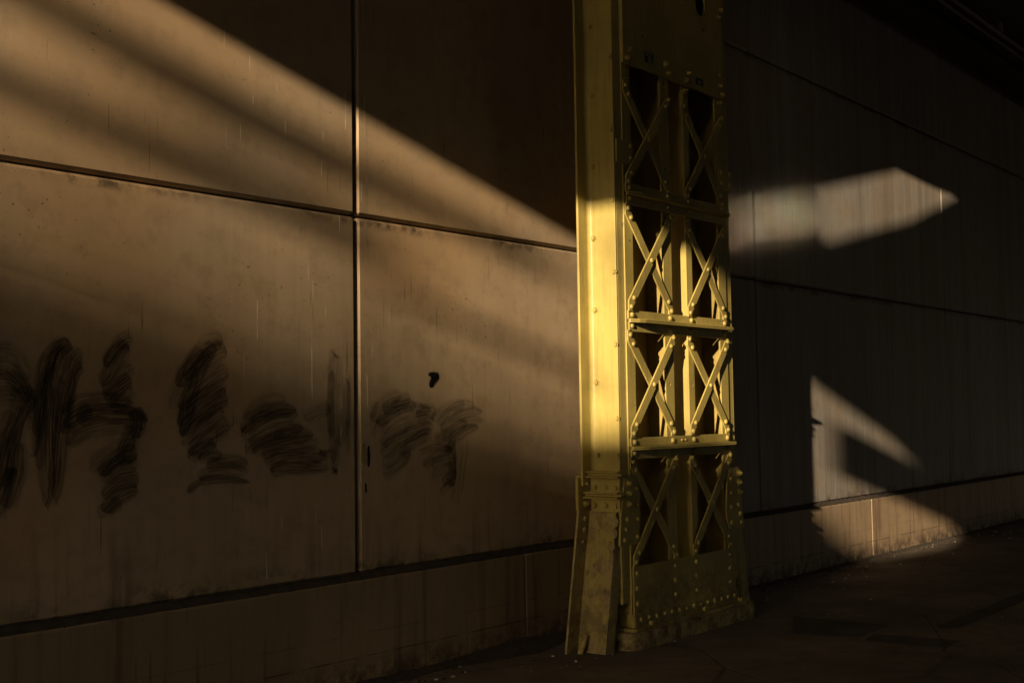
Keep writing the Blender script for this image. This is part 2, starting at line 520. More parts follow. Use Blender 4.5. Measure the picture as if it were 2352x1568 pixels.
# ---- daubed letters: each brush stroke is a thin film of paint on the panel
GRAFFITI = {
    'edge': [(2.910,1.903,3.017,1.911,3.095,1.784,0.051), (2.910,1.842,3.007,1.844,3.107,1.742,0.051), (2.911,1.782,3.018,1.783,3.107,1.691,0.051), (2.911,1.711,3.019,1.711,3.118,1.659,0.056), (3.118,1.753,3.020,1.517,2.969,1.276,0.061), (3.074,1.680,2.999,1.477,2.947,1.298,0.061), (3.042,1.517,3.033,1.354,2.980,1.215,0.056), (3.022,1.375,2.959,1.207,2.917,1.189,0.050), (2.976,1.650,2.945,1.479,2.915,1.319,0.060)],
    'H': [(3.323,1.973,3.173,1.826,3.164,1.514,0.058), (3.335,1.947,3.220,1.753,3.212,1.158,0.065), (3.377,1.905,3.289,1.733,3.241,1.177,0.053), (3.276,1.945,3.185,1.858,3.137,1.431,0.047), (3.353,1.861,3.289,1.754,3.244,1.511,0.053), (3.219,1.869,3.152,1.680,3.143,1.349,0.047), (3.644,2.001,3.555,1.954,3.493,1.842,0.050), (3.644,1.968,3.568,1.899,3.493,1.755,0.055), (3.657,1.890,3.581,1.822,3.494,1.744,0.055), (3.664,1.812,3.581,1.756,3.531,1.690,0.055), (3.290,1.606,3.408,1.679,3.670,1.678,0.054), (3.256,1.532,3.409,1.636,3.709,1.611,0.054), (3.326,1.573,3.506,1.614,3.736,1.577,0.054), (3.303,1.468,3.409,1.550,3.710,1.555,0.045), (3.684,1.500,3.557,1.460,3.422,1.357,0.055), (3.697,1.433,3.582,1.415,3.483,1.332,0.055), (3.684,1.367,3.570,1.350,3.477,1.279,0.055), (3.684,1.301,3.570,1.285,3.471,1.215,0.055), (3.685,1.234,3.570,1.208,3.478,1.139,0.054), (3.608,1.184,3.533,1.156,3.472,1.134,0.043), (3.658,1.545,3.607,1.458,3.582,1.350,0.060), (3.658,1.656,3.671,1.589,3.658,1.501,0.056), (3.433,1.647,3.361,1.605,3.290,1.553,0.048), (3.632,1.756,3.606,1.679,3.531,1.635,0.050)],
    'L': [(4.208,2.022,4.063,1.970,3.964,1.793,0.061), (4.252,1.952,4.091,1.888,3.923,1.747,0.065), (4.244,1.874,4.106,1.795,3.923,1.655,0.061), (4.259,1.784,4.120,1.724,3.937,1.574,0.061), (4.237,1.706,4.105,1.642,3.923,1.494,0.061), (4.236,1.629,4.105,1.572,3.965,1.447,0.059), (4.251,1.557,4.120,1.501,3.978,1.401,0.059), (4.177,1.464,4.063,1.421,4.006,1.377,0.052), (4.106,1.983,3.978,1.840,3.909,1.655,0.056), (4.149,1.996,4.020,1.794,3.937,1.494,0.058), (4.105,1.326,4.251,1.343,4.393,1.325,0.047), (4.048,1.277,4.206,1.310,4.393,1.283,0.038), (3.979,1.217,4.105,1.280,4.393,1.253,0.030), (4.063,1.386,4.148,1.406,4.221,1.392,0.035)],
    'a': [(4.371,1.579,4.495,1.676,4.672,1.694,0.044), (4.356,1.519,4.495,1.614,4.754,1.643,0.052), (4.371,1.459,4.511,1.565,4.770,1.599,0.056), (4.386,1.398,4.526,1.491,4.803,1.535,0.056), (4.432,1.378,4.574,1.453,4.870,1.483,0.056), (4.479,1.383,4.638,1.414,4.921,1.443,0.060), (4.510,1.332,4.670,1.376,4.990,1.364,0.060), (4.541,1.307,4.702,1.324,4.990,1.312,0.045), (4.803,1.586,4.889,1.636,5.010,1.648,0.051)],
    'd': [(5.066,1.956,5.047,1.805,5.042,1.297,0.055), (5.030,1.870,5.010,1.674,5.026,1.466,0.034), (5.101,1.832,5.116,1.608,5.061,1.413,0.046), (5.159,1.846,5.153,1.608,5.146,1.358,0.021), (4.904,1.380,4.955,1.375,5.008,1.389,0.018), (5.080,1.491,5.042,1.297,5.051,1.294,0.039)],
    'n': [(5.356,1.565,5.452,1.673,5.610,1.742,0.057), (5.374,1.538,5.530,1.631,5.730,1.658,0.052), (5.374,1.484,5.568,1.604,5.874,1.615,0.055), (5.392,1.417,5.607,1.534,5.894,1.572,0.055), (5.410,1.349,5.626,1.465,5.893,1.529,0.058), (5.428,1.280,5.625,1.396,5.851,1.474,0.058), (5.428,1.240,5.544,1.275,5.685,1.366,0.052), (5.270,1.420,5.274,1.353,5.277,1.287,0.024), (5.354,1.458,5.337,1.566,5.376,1.673,0.032), (5.413,1.632,5.550,1.686,5.670,1.700,0.055), (5.728,1.574,5.832,1.601,5.916,1.586,0.056), (5.565,1.370,5.727,1.448,5.872,1.501,0.056)],
    'y': [(5.894,1.558,6.045,1.642,6.222,1.670,0.052), (5.978,1.499,6.154,1.598,6.404,1.625,0.047), (5.998,1.413,6.175,1.525,6.414,1.550,0.047), (6.041,1.426,6.059,1.239,6.035,1.111,0.052), (6.107,1.439,6.107,1.208,6.077,1.022,0.020), (6.172,1.408,6.147,1.235,6.110,1.006,0.014), (6.217,1.421,6.179,1.204,6.144,1.061,0.012), (5.805,1.250,5.932,1.315,6.083,1.353,0.051), (5.867,1.205,5.995,1.242,6.082,1.266,0.051), (5.950,1.144,6.037,1.182,6.102,1.208,0.049), (5.766,1.364,5.933,1.386,6.105,1.367,0.037), (5.936,1.529,6.110,1.642,6.312,1.663,0.052), (6.018,1.355,6.151,1.467,6.355,1.521,0.052), (5.892,1.444,6.042,1.498,6.220,1.568,0.058), (5.868,1.275,5.974,1.299,6.126,1.322,0.057), (5.971,1.100,6.036,1.139,6.102,1.165,0.037)],
    'dot': [(5.952,1.846,5.903,1.825,5.868,1.768,0.049), (5.882,1.828,5.899,1.835,5.952,1.829,0.037)],
}



def film(name, strokes, mat, y0, n=22, wide=1.0):
    bm = bmesh.new()
    uvl = bm.loops.layers.uv.new('UVMap')
    for si, (x0, z0, x1, z1, x2, z2, wd) in enumerate(strokes):
        A, B, Cc = Vector((x0, z0)), Vector((x1, z1)), Vector((x2, z2))
        ctl = B * 2 - (A + Cc) * .5
        yy = y0 - .0002 * si
        pr = None
        off = si * 3.17
        jit = Vector((rnd.uniform(-.018, .018), rnd.uniform(-.018, .018))); A += jit; B += jit; Cc += jit; ctl += jit
        ln = (B - A).length + (Cc - B).length
        for k in range(n + 1):
            t = k / n
            p = A * (1 - t) ** 2 + ctl * 2 * t * (1 - t) + Cc * t * t
            d = (ctl - A) * (1 - t) + (Cc - ctl) * t
            nrm = Vector((-d.y, d.x)).normalized()
            taper = min(1.0, (t / .10) ** .5 if t < .10 else 1.0, ((1 - t) / .14) ** .5 if t > .86 else 1.0)
            hw = wide * wd * .5 * max(taper, .02) * (1 + .18 * noise.noise(Vector((off, t * 4, 0))))
            p = p + nrm * wd * .10 * noise.noise(Vector((off + 9, t * 3, 0)))
            row = (bm.verts.new((p.x - nrm.x * hw, yy, p.y - nrm.y * hw)), bm.verts.new((p.x + nrm.x * hw, yy, p.y + nrm.y * hw)), t * ln * 4 + off)
            if pr:
                f = bm.faces.new((pr[0], row[0], row[1], pr[1]))
                for l, q in zip(f.loops, ((pr[2], si + .001), (row[2], si + .001), (row[2], si + .999), (pr[2], si + .999))):
                    l[uvl].uv = q
            pr = row
    bmesh.ops.recalc_face_normals(bm, faces=list(bm.faces))
    me = bpy.data.meshes.new(name); bm.to_mesh(me); bm.free(); me.materials.append(mat)
    o = bpy.data.objects.new(name, me); COL.objects.link(o)
    o.parent = wall; o.matrix_parent_inverse = Matrix.Translation(wall.location).inverted()
    return o


for key, label in (('edge', 'smeared black brush letter cut by the left edge'), ('H', 'smeared black letter H'), ('L', 'smeared black letter L'),
                   ('a', 'smeared black letter a'), ('d', 'smeared black letter d by the joint'), ('n', 'smeared black letter n'), ('y', 'smeared black letter y')):
    film('graffiti_letter', GRAFFITI[key], M_FAINT if key in 'dny' else M_SMEAR, WY - .0012, wide=1.8 if key == 'y' else 2.1)['label'] = label
film('paint_spot', GRAFFITI['dot'], M_SPRAY, WY - .0015, wide=1.5)['label'] = 'soft black spray spot above the letters'
film('paint_spot', [(5.300, 1.40, 5.302, 1.33, 5.300, 1.27, .030), (5.298, 1.20, 5.300, 1.17, 5.299, 1.14, .022)], M_SPRAY, WY - .0015)['label'] = 'two black dribbles beside the joint'

# ------------------------------------------------------------------ the steel column
YF = 4.68             # front of the chords
YB = 4.93             # back of the box
column = empty('steel_column', (7.8, 4.8, 0))
tag(column, 'yellow riveted steel lattice column standing before the concrete wall', 'column')
FRONT = (0, -1, 0)
TOP = 6.36

# side channels with their rows of bolts
m = MB()
m.box(7.0, 7.016, 4.690, 4.912, .30, TOP, bevel=.004, seg=2)
m.box(6.878, 7.016, 4.912, 4.930, 1.10, TOP, bevel=.004, seg=2)
# root fillet of the rolled section
fil = [(7.0005, 4.9125)] + [(7.0005 - .028 + .028 * math.sin(a), 4.9125 - .028 + .028 * math.cos(a)) for a in [i * math.pi / 2 / 6 for i in range(7)]][::-1]
m.prism([(7.0005, 4.9125), (7.0005, 4.8845), (6.9965, 4.8955), (6.9895, 4.9045), (6.9825, 4.9095), (6.9725, 4.9125)], 1.15, TOP, axis='z')
m.box(7.016, 7.098, 4.690, 4.705, .30, TOP, bevel=.003)
for z in (1.303, 1.802, 2.301, 2.800, 3.297, 3.795, 4.290, 4.79, 5.29, 5.79): m.hexbolt((7.0, 4.868, z), (-1, 0, 0), .019, .015, .008)
for z in (1.303, 1.554, 2.056, 2.553, 3.05, 3.54, 4.047, 4.55, 5.05): m.hexbolt((7.0, 4.706, z), (-1, 0, 0), .017, .010)
m.build('side_channel', M_STEEL, column)
m = MB()
m.box(8.594, 8.610, 4.690, 4.912, .30, TOP, bevel=.004, seg=2)
m.box(8.594, 8.73, 4.912, 4.930, 1.10, TOP, bevel=.004, seg=2)
m.box(8.512, 8.594, 4.690, 4.705, .30, TOP, bevel=.003)
m.build('side_channel', M_STEEL, column)


def hole_plate(m, x0, x1, z0, z1, y0, y1, holes):
    """plate with round or oval holes: a grid-free triangulated sheet given thickness"""
    t = bmesh.new()
    def loop(pts):
        vs = [t.verts.new((a, y0, b)) for a, b in pts]
        return [t.edges.new((vs[i], vs[(i + 1) % len(vs)])) for i in range(len(vs))]
    e = loop([(x0, z0), (x1, z0), (x1, z1), (x0, z1)])
    for cx, cz, rx, rz in holes:
        n = 28 if rx > .03 else 12
        e += loop([(cx + rx * math.cos(2 * math.pi * i / n), cz + rz * math.sin(2 * math.pi * i / n)) for i in range(n)])
    bmesh.ops.triangle_fill(t, use_beauty=True, use_dissolve=False, edges=e)
    r = bmesh.ops.extrude_face_region(t, geom=list(t.faces))
    for v in r['geom']:
        if isinstance(v, bmesh.types.BMVert): v.co.y = y1
    m._merge(t)


# the four chords, each an upright plate with its web turned into the box
CH = [(7.098, 7.200, 7.104), (7.598, 7.710, 7.690), (7.920, 8.000, 7.922), (8.400, 8.512, 8.492)]
HOLE_Z = {0: (3.99, 3.94), 1: (3.98, 3.935, 1.79, .99, 3.35, 3.12), 2: (3.945, 1.79, 3.3), 3: (3.94, 3.89)}
for k, (a, b, wx) in enumerate(CH):
    m = MB()
    cx = b - .032 if k in (0, 2) else a + .05
    hole_plate(m, a, b, .14, TOP, YF, YF + .014, [(cx, z, .011, .011) for z in HOLE_Z[k]])
    ch = m.build('chord', M_STEEL, column)
    m = MB()
    m.box(wx, wx + .012, YF + .0142, YB - .02, .14, TOP)
    if k in (1, 3):
        for z in (3.7, 3.3, 2.78, 2.45, 1.86, 1.62, 1.0, .78): m.hexbolt((wx, YF + .16, z), (-1, 0, 0), .018, .012)
    m.build('chord_web', M_STEEL_SHADE if k in (1, 3) else M_STEEL, ch)
m = MB()
for x0, x1 in ((7.206, 7.689), (8.002, 8.491)): m.box(x0, x1, YB - .040, YB - .030, .12, TOP)
m.build('back_plate', M_STEEL_SHADE, column)

# lattice braces, two crossed pairs in every bay
BAYS = [(3.865, 3.805, 3.190, 3.252), (3.002, 2.940, 2.318, 2.381), (2.124, 2.062, 1.448, 1.509), (1.254, 1.193, .575, .636)]


def brace(x0, x1, zt, zt2, zb, zb2, lean, y0, y1, ext_t, ext_b):
    """flat bar; its two ends are cut upright along the chords"""
    if lean > 0:   # '/': low on the left
        pl, pl2, pr, pr2 = (x0, zb), (x0 + .036, zb2), (x1, zt), (x1 - .036, zt2)
    else:
        pl, pl2, pr, pr2 = (x0, zt), (x0 + .036, zt2), (x1, zb), (x1 - .036, zb2)
    d = Vector((pr2[0] - pl2[0], pr2[1] - pl2[1])).normalized()
    nrm = Vector((-d.y, d.x))
    hw = .034
    c0, c1 = Vector(pl2), Vector(pr2)
    xl, xr = x0 - .025, x1 + .022
    def at(c, s, x):
        q = c + nrm * hw * s
        t = (x - q.x) / d.x
        return (x, q.y + d.y * t)
    zl = pl[1] + (ext_t if lean < 0 else -ext_b)
    zr = pr[1] + (ext_b * -1 if lean < 0 else ext_t)
    if lean > 0:
        up_l, up_r, lo_l, lo_r = at(c0, 1, xl), at(c1, 1, xr - .045), at(c0, -1, xl + .052), at(c1, -1, xr)
        pts = [up_l, up_r, (xr - .012, zr), (xr, zr), lo_r, lo_l, (xl + .052, zl), (xl, zl)]
        pts = [up_l, (up_r[0], up_r[1]), (xr - .004, min(zr, up_r[1] + .02)), lo_r, lo_l, (xl + .052, zl), (xl, zl)]
    else:
        up_l, up_r, lo_l, lo_r = at(c0, 1, xl + .055), at(c1, 1, xr), at(c0, -1, xl), at(c1, -1, xr - .05)
        pts = [(xl, zl), (xl + .055, zl), up_l, up_r, (xr, zr), (xr - .05, zr), lo_r, lo_l]
    m = MB()
    m.prism(pts, y0, y1, bevel=.0016)
    for q in (pl, pl2, pr, pr2): m.dome((q[0], y0, q[1]), FRONT, .017, .015)
    if lean > 0:
        mid = (c0 + c1) / 2
        m.dome((mid.x, y0, mid.y), FRONT, .017, .015)
    return m


for (zt, zt2, zb, zb2) in BAYS:
    for x0, x1 in ((7.126, 7.672), (7.920, 8.467)):
        brace(x0, x1, zt, zt2, zb, zb2, -1, YF - .012, YF - .0005, .035, .03).build('lattice_brace', M_STEEL, column)
        brace(x0, x1, zt, zt2, zb, zb2, 1, YF - .025, YF - .013, .035, .03).build('lattice_brace', M_STEEL, column)

        # the same bars again on the far face
        for ln, y0 in ((-1, YB - .012), (1, YB + .002)):
            m = MB()
            (ax, az), (bx2, bz) = ((x0, zt), (x1, zb)) if ln < 0 else ((x0, zb), (x1, zt))
            d = Vector((bx2 - ax, bz - az)).normalized(); nn = Vector((-d.y, d.x)) * .034
            m.prism([(ax - nn.x, az - nn.y), (bx2 - nn.x, bz - nn.y), (bx2 + nn.x, bz + nn.y), (ax + nn.x, az + nn.y)], y0, y0 + .011)
            m.build('lattice_brace', M_STEEL, column)

# tie bars: a pair of angles back to back
for lip in (3.108, 2.222, 1.345):
    m = MB()
    m.box(7.108, 8.492, YF - .013, YF - .0008, lip + .012, lip + .073, bevel=.003)
    m.box(7.118, 8.492, YF - .012, YF - .0008, lip - .075, lip - .006, bevel=.003)
    # outstanding legs, coped at the left end
    for za, zb in ((lip + .0005, lip + .0125), (lip - .0125, lip - .0008)):
        m.prism([(7.106, YF - .0125), (7.112, YF - .030), (7.175, YF - .062), (7.24, YF - .076), (8.480, YF - .076), (8.492, YF - .0125)], za, zb, bevel=.0025, axis='z')
    for x in (7.150, 7.648, 7.946, 8.446):
        m.dome((x, YF - .013, lip + .043), FRONT, .018, .016)
        m.dome((x, YF - .012, lip - .034), FRONT, .018, .016)
    if lip < 1.5:
        for x in (7.775, 7.825): m.dome((x, YF - .013, lip + .043), FRONT, .009, .01)
    m.build('tie_bar', M_STEEL, column)

# cover plate at the head of the lattice
m = MB()
HOLES = [(7.389, 4.517), (7.969, 4.673), (7.158, 4.212), (7.118, 4.261), (7.353, 4.262), (7.389, 4.211), (8.254, 4.562), (8.212, 4.51), (8.459, 4.514),
         (8.217, 4.206), (8.255, 4.255), (8.453, 4.209), (7.10 + .02, 4.52), (7.36, 4.57)]
hole_plate(m, 7.094, 8.508, 4.022, 4.80, YF - .020, YF - .001, [(x, z, .012, .012) for x, z in HOLES] + [(8.185, 4.70, .075, .092)])
for x, z in ((7.173, 4.126), (7.135, 4.057), (7.652, 4.122), (7.685, 4.06), (7.971, 4.119), (7.934, 4.059), (8.453, 4.118), (8.486, 4.056), (8.490, 4.729), (8.443, 4.662)):
    m.hexbolt((x, YF - .020, z), FRONT, .019, .016, .016)
for x, z in ((7.931, 3.983), (8.45, 3.984)): m.hexbolt((x, YF - .001, z), FRONT, .021, .022, .022)
m.build('cover_plate', M_STEEL, column)
m = MB()
m.box(7.094, 8.508, YF - .020, YF - .001, 4.806, TOP, bevel=.003)
for x in (7.16, 7.66, 7.95, 8.45):
    for z in (4.87, 5.2, 5.6, 6.0): m.dome((x, YF - .02, z), FRONT)
m.build('cover_plate', M_STEEL, column)

# stickers
def sticker(x0, x1, z0, z1, words, label):
    m = MB()
    m.prism([(x0 + .004, z0), (x1, z0 + .003), (x1 - .003, z1), (x0, z1 - .002)], YF - .0212, YF - .0202)
    s = m.build('sticker', M_STICK, column)
    s['label'] = label
    for k, (txt, tx, tz, size) in enumerate(words):
        c = bpy.data.curves.new('lettering', 'FONT')
        c.body = txt; c.size = size; c.align_x = 'CENTER'; c.extrude = .0002
        c.offset = .0008
        c.materials.append(M_INK)
        o = bpy.data.objects.new('lettering', c); COL.objects.link(o)
        o.location = (tx, YF - .0216, tz); o.rotation_euler = (R(90), 0, 0)
        o.parent = s; o.matrix_parent_inverse = Matrix.Identity(4)
        o.location = Vector((tx, YF - .0216, tz))
    return s


sticker(7.372, 7.489, 4.082, 4.165, [('FCV', 7.428, 4.127, .046), ('SG', 7.445, 4.088, .048)], 'small black sticker with pale letters on two lines')
sticker(8.082, 8.200, 4.064, 4.118, [('IAI', 8.141, 4.074, .040)], 'small worn black sticker with faint marks')


# splice plates half way up
for x0, x1, riv in ((7.004, 7.211, ((7.175, 3.44), (7.175, 3.36))), (8.418, 8.630, ((8.455, 3.44), (8.585, 3.44), (8.455, 3.36), (8.585, 3.36)))):
    m = MB()
    m.box(x0, x1, YF - .011, YF - .0006, 3.312, 3.472, bevel=.003)
    for x, z in riv: m.dome((x, YF - .011, z), FRONT, .017, .015)
    for x, z in ((x0 + .05, 3.43), (x0 + .05, 3.35)): m.cyl((x, YF - .0115, z), (x, YF - .010, z), .010, n=12)
    m.build('splice_plate', M_STEEL, column)

# foot: gusset plates, raking legs, straps, base plate
m = MB()
m.prism([(7.008, 1.160), (7.140, 1.156), (7.203, 1.074), (7.195, .755), (7.166, .694), (6.942, .698), (6.965, .919), (7.005, 1.120)], YF - .018, YF - .0004, bevel=.0025)
for x, z in ((7.155, 1.079), (7.155, .962), (7.031, .872), (7.155, .862), (7.017, .804), (7.154, .747), (6.998, .735)): m.dome((x, YF - .018, z), FRONT, .018, .016)
for x, z in ((7.052, 1.113), (7.052, 1.043), (7.053, .974)): m.hexbolt((x, YF - .018, z), FRONT, .019, .016, .018)
m.build('gusset_plate', M_STEEL, column)
m = MB()
m.prism([(8.445, 1.153), (8.580, 1.158), (8.592, 1.08), (8.617, .95), (8.654, .690), (8.436, .698), (8.397, .750), (8.380, .84), (8.402, 1.048)], YF - .030, YF - .0135, bevel=.0025)
for x, z in ((8.451, 1.075), (8.451, .961), (8.45, .859), (8.45, .744), (8.568, .87), (8.586, .80), (8.603, .731)): m.dome((x, YF - .030, z), FRONT, .018, .016)
for x, z in ((8.575, 1.113), (8.573, 1.041), (8.574, .968)): m.hexbolt((x, YF - .030, z), FRONT, .021, .018, .02)
m.build('gusset_plate', M_STEEL, column)


def legx(z): return 6.800 + .18 * z


rake = lambda v: Vector((v.x + .18 * v.z, v.y, v.z))
m = MB()
m.box(6.800, 6.818, 4.700, 4.926, -.02, .925, bevel=.004, seg=2, shear=rake)
m.box(6.675, 6.817, 4.926, 4.944, -.02, .975, bevel=.004, seg=2, shear=rake)
m.box(6.818, 6.905, 4.700, 4.716, -.02, .90, bevel=.003, shear=rake)
# countersunk lap plate with sunken rivet dimples
m.box(6.7880, 6.7998, 4.698, 4.908, .655, .915, bevel=.002, shear=rake)
for y, z in ((4.857, .855), (4.765, .859), (4.705, .858), (4.867, .772), (4.777, .777), (4.706, .783), (4.885, .693), (4.72, .70)):
    c = Vector((legx(z) - .0122, y, z))
    t = bmesh.new()
    n = 14
    o_ = [t.verts.new(c + Vector((-.0050, .028 * math.cos(2 * math.pi * i / n), .028 * math.sin(2 * math.pi * i / n)))) for i in range(n)]
    o2 = [t.verts.new(c + Vector((.0005, .034 * math.cos(2 * math.pi * i / n), .034 * math.sin(2 * math.pi * i / n)))) for i in range(n)]
    q_ = [t.verts.new(c + Vector((.004, .012 * math.cos(2 * math.pi * i / n), .012 * math.sin(2 * math.pi * i / n)))) for i in range(n)]
    for i in range(n):
        t.faces.new((o2[i], o2[(i + 1) % n], o_[(i + 1) % n], o_[i]))
        t.faces.new((o_[i], o_[(i + 1) % n], q_[(i + 1) % n], q_[i]))
    t.faces.new(q_)
    m._merge(t, smooth=True)
for z in (.875, .80, .72): m.dome((legx(z) - .045, 4.926, z), FRONT, .018, .016)
m.build('raking_leg', M_WORN, column)
m = MB()
rk2 = lambda v: Vector((v.x - .165 * v.z, v.y, v.z))
m.box(8.70, 8.717, 4.705, 4.926, -.02, .71, bevel=.003, shear=rk2)
m.box(8.717, 8.825, 4.700, 4.717, -.02, .71, bevel=.003, shear=rk2)
m.box(8.717, 8.86, 4.926, 4.944, -.02, .90, bevel=.003, shear=rk2)
m.build('raking_leg', M_STEEL, column)

for z0, sx in ((1.153, .0), (1.014, -.012)):
    m = MB()
    xl = 6.955 + sx
    m.box(xl - .045, 7.0, 4.650, 4.998, z0 + .033, z0 + .044, bevel=.0015)
    m.box(xl - .020, 7.0, 4.634, 4.985, z0 + .0145, z0 + .0285, bevel=.0015)
    m.box(xl + .012, 7.0, 4.655, 4.960, z0 + .011, z0 + .0328)
    m.box(xl - .045, 7.0, 4.650, 4.998, z0, z0 + .0108, bevel=.0015)
    m.build('clamp_strap', M_STEEL, column)
m = MB()
# lug plate behind the straps, with its nuts
m.box(6.958, 6.999, 4.668, 4.906, .923, 1.150, bevel=.003)
for y, z in ((4.867, 1.085), (4.780, 1.085), (4.700, 1.085), (4.872, .965), (4.780, .965), (4.700, .965)): m.hexbolt((6.958, y, z), (-1, 0, 0), .019, .015, .006)
m.box(6.84, 6.957, 4.928, 4.950, .93, 1.150, bevel=.003)
for z in (1.11, .975): m.hexbolt((6.915, 4.928, z), FRONT, .020, .018, .018)
m.build('lug_plate', M_STEEL, column)

m = MB()
m.box(7.110, 8.526, YF - .0125, YF - .0006, .222, .545, bevel=.002)
for x in (7.145, 7.644, 7.937, 8.440):
    for z in (.496, .396, .295): m.dome((x, YF - .0125, z), FRONT, .018, .016)
m.build('base_plate', M_STEEL, column)
m = MB()
# base angle round the foot, rounded at the corner
def rounded(x0, x1, y0, y1, r):
    pts = []
    for cx, cy, a0 in ((x1 - r, y0 + r, -90), (x1 - r, y1 - r, 0), (x0 + r, y1 - r, 90), (x0 + r, y0 + r, 180)):
        pts += [(cx + r * math.cos(R(a0 + 15 * i)), cy + r * math.sin(R(a0 + 15 * i))) for i in range(7)]
    return pts
m.prism(rounded(7.088, 8.552, YF - .028, YB + .01, .022), .140, .228, bevel=.002, axis='z')
m.prism(rounded(7.05, 8.60, YF - .070, YB + .05, .02), .116, .139, bevel=.002, axis='z')
for i, x in enumerate([7.161 + .1005 * k for k in range(14)]): m.dome((x, YF - .028, .187), FRONT, .018, .016)
m.hexbolt((7.088, 4.80, .187), (-1, 0, 0), .02, .016)
m.build('base_angle', M_STEEL, column)
for x in (7.28, 7.985, 8.54):
    m = MB()
    m.box(x - .03, x + .03, YF - .068, YF - .034, .1395, .168, bevel=.005, seg=2)
    m.build('anchor_nut', M_STEEL, column)

# footing under the column
bm = bmesh.new()
pts = rounded(6.985, 8.760, YF - .085, YB + .10, .10)
lv = [(-.05, 1.0, .004), (.02, 1.0, .006), (.06, 1.0, .008), (.098, 1.0, .006), (.113, .988, .002)]
rings = []
for z, sc, j in lv:
    ring = []
    for k in range(len(pts)):
        a, b = Vector(pts[k]), Vector(pts[(k + 1) % len(pts)])
        nseg = max(1, int((b - a).length / .035))
        for i in range(nseg):
            q = a.lerp(b, i / nseg)
            c = Vector((7.87, 4.81))
            q = c + (q - c) * sc
            q += (q - c).normalized() * j * 1.8 * noise.noise(Vector((q.x * 14, q.y * 14, z * 30)))
            ring.append(bm.verts.new((q.x, q.y, z + j * noise.noise(Vector((q.x * 9, q.y * 9, 5))))))
    rings.append(ring)
for a, b in zip(rings[:-1], rings[1:]):
    for i in range(len(a)): bm.faces.new((a[i], a[(i + 1) % len(a)], b[(i + 1) % len(b)], b[i]))
bm.faces.new(rings[-1])
bmesh.ops.recalc_face_normals(bm, faces=list(bm.faces))
for f in bm.faces: f.smooth = len(f.verts) == 4
me = bpy.data.meshes.new('column_footing'); bm.to_mesh(me); bm.free(); me.materials.append(M_FOOT)
o = bpy.data.objects.new('column_footing', me); COL.objects.link(o)
tag(o, 'low stained concrete footing with a rounded corner under the yellow column', 'footing')

# stub of pipe at the raking leg
m = MB()
m.cyl((6.742, 4.872, -.02), (6.790, 4.845, .118), .019, n=20, bevel=.002)
m.cyl((6.7898, 4.8452, .1175), (6.7902, 4.845, .1186), .014, n=16)
o = m.build('pipe_stub', M_STEEL)
tag(o, 'short yellow pipe stub poking out of the dirt against the raking leg', 'pipe')

# ------------------------------------------------------------------ dirt and litter
bm = bmesh.new()
prev = None
n = 700
for k in range(n + 1):
    x = -4 + 26 * k / n
    a = noise.noise(Vector((x * 1.1, 4, 0))) * .5 + .5
    b = noise.noise(Vector((x * 6, 8, 0))) * .5 + .5
    wd = .03 + .10 * a + .05 * b
    hh = .012 + .045 * a * b + .012 * noise.noise(Vector((x * 25, 1, 0)))
    if 6.0 < x < 7.2: wd += .16 * (1 - abs(x - 6.6) / .6); hh += .03 * (1 - abs(x - 6.6) / .6)
    if x > 9: wd *= .6; hh *= .5
    row = [bm.verts.new((x, PY + .004, max(hh, .006) + .01)), bm.verts.new((x, PY - wd * .35, max(hh * .8, .005) + .012 * noise.noise(Vector((x * 30, 3, 0))))),
           bm.verts.new((x, PY - wd * .7, max(hh * .35, .003) + .006 * noise.noise(Vector((x * 34, 7, 0))))), bm.verts.new((x, PY - wd, -.004))]
    if prev:
        for c in range(3): bm.faces.new((prev[c], prev[c + 1], row[c + 1], row[c]))
    prev = row
bmesh.ops.recalc_face_normals(bm, faces=list(bm.faces))
me = bpy.data.meshes.new('dirt'); bm.to_mesh(me); bm.free(); me.materials.append(M_DIRT)
o = bpy.data.objects.new('dirt', me); COL.objects.link(o)
tag(o, 'ragged bank of black dirt along the foot of the wall', 'dirt', kind='stuff')


def lump(bm, c, r, flat=.6):
    v0 = len(bm.verts)
    t = bmesh.new()
    bmesh.ops.create_icosphere(t, subdivisions=1, radius=1.0)
    sd = rnd.uniform(0, 50)
    rot = Matrix.Rotation(rnd.uniform(0, 6.28), 4, 'Z')
    sx, sy = rnd.uniform(.6, 1.3), rnd.uniform(.6, 1.1)
    for v in t.verts:
        v.co *= 1 + .35 * noise.noise(v.co * 1.3 + Vector((sd, 0, 0)))
        v.co = rot @ Vector((v.co.x * sx * r, v.co.y * sy * r, v.co.z * r * flat)) + Vector(c)
    me = bpy.data.meshes.new('t'); t.to_mesh(me); t.free(); bm.from_mesh(me); bpy.data.meshes.remove(me)


def scatter(name, mat, cnt, place, r0, r1, label, flat=.6, z=0.0):
    bm = bmesh.new()
    for _ in range(cnt):
        x, y = place()
        r = r0 + (r1 - r0) * rnd.random() ** 3
        lump(bm, (x, y, z + r * .25), r, flat)
    me = bpy.data.meshes.new(name); bm.to_mesh(me); bm.free(); me.materials.append(mat)
    o = bpy.data.objects.new(name, me); COL.objects.link(o)
    tag(o, label, name, kind='stuff')


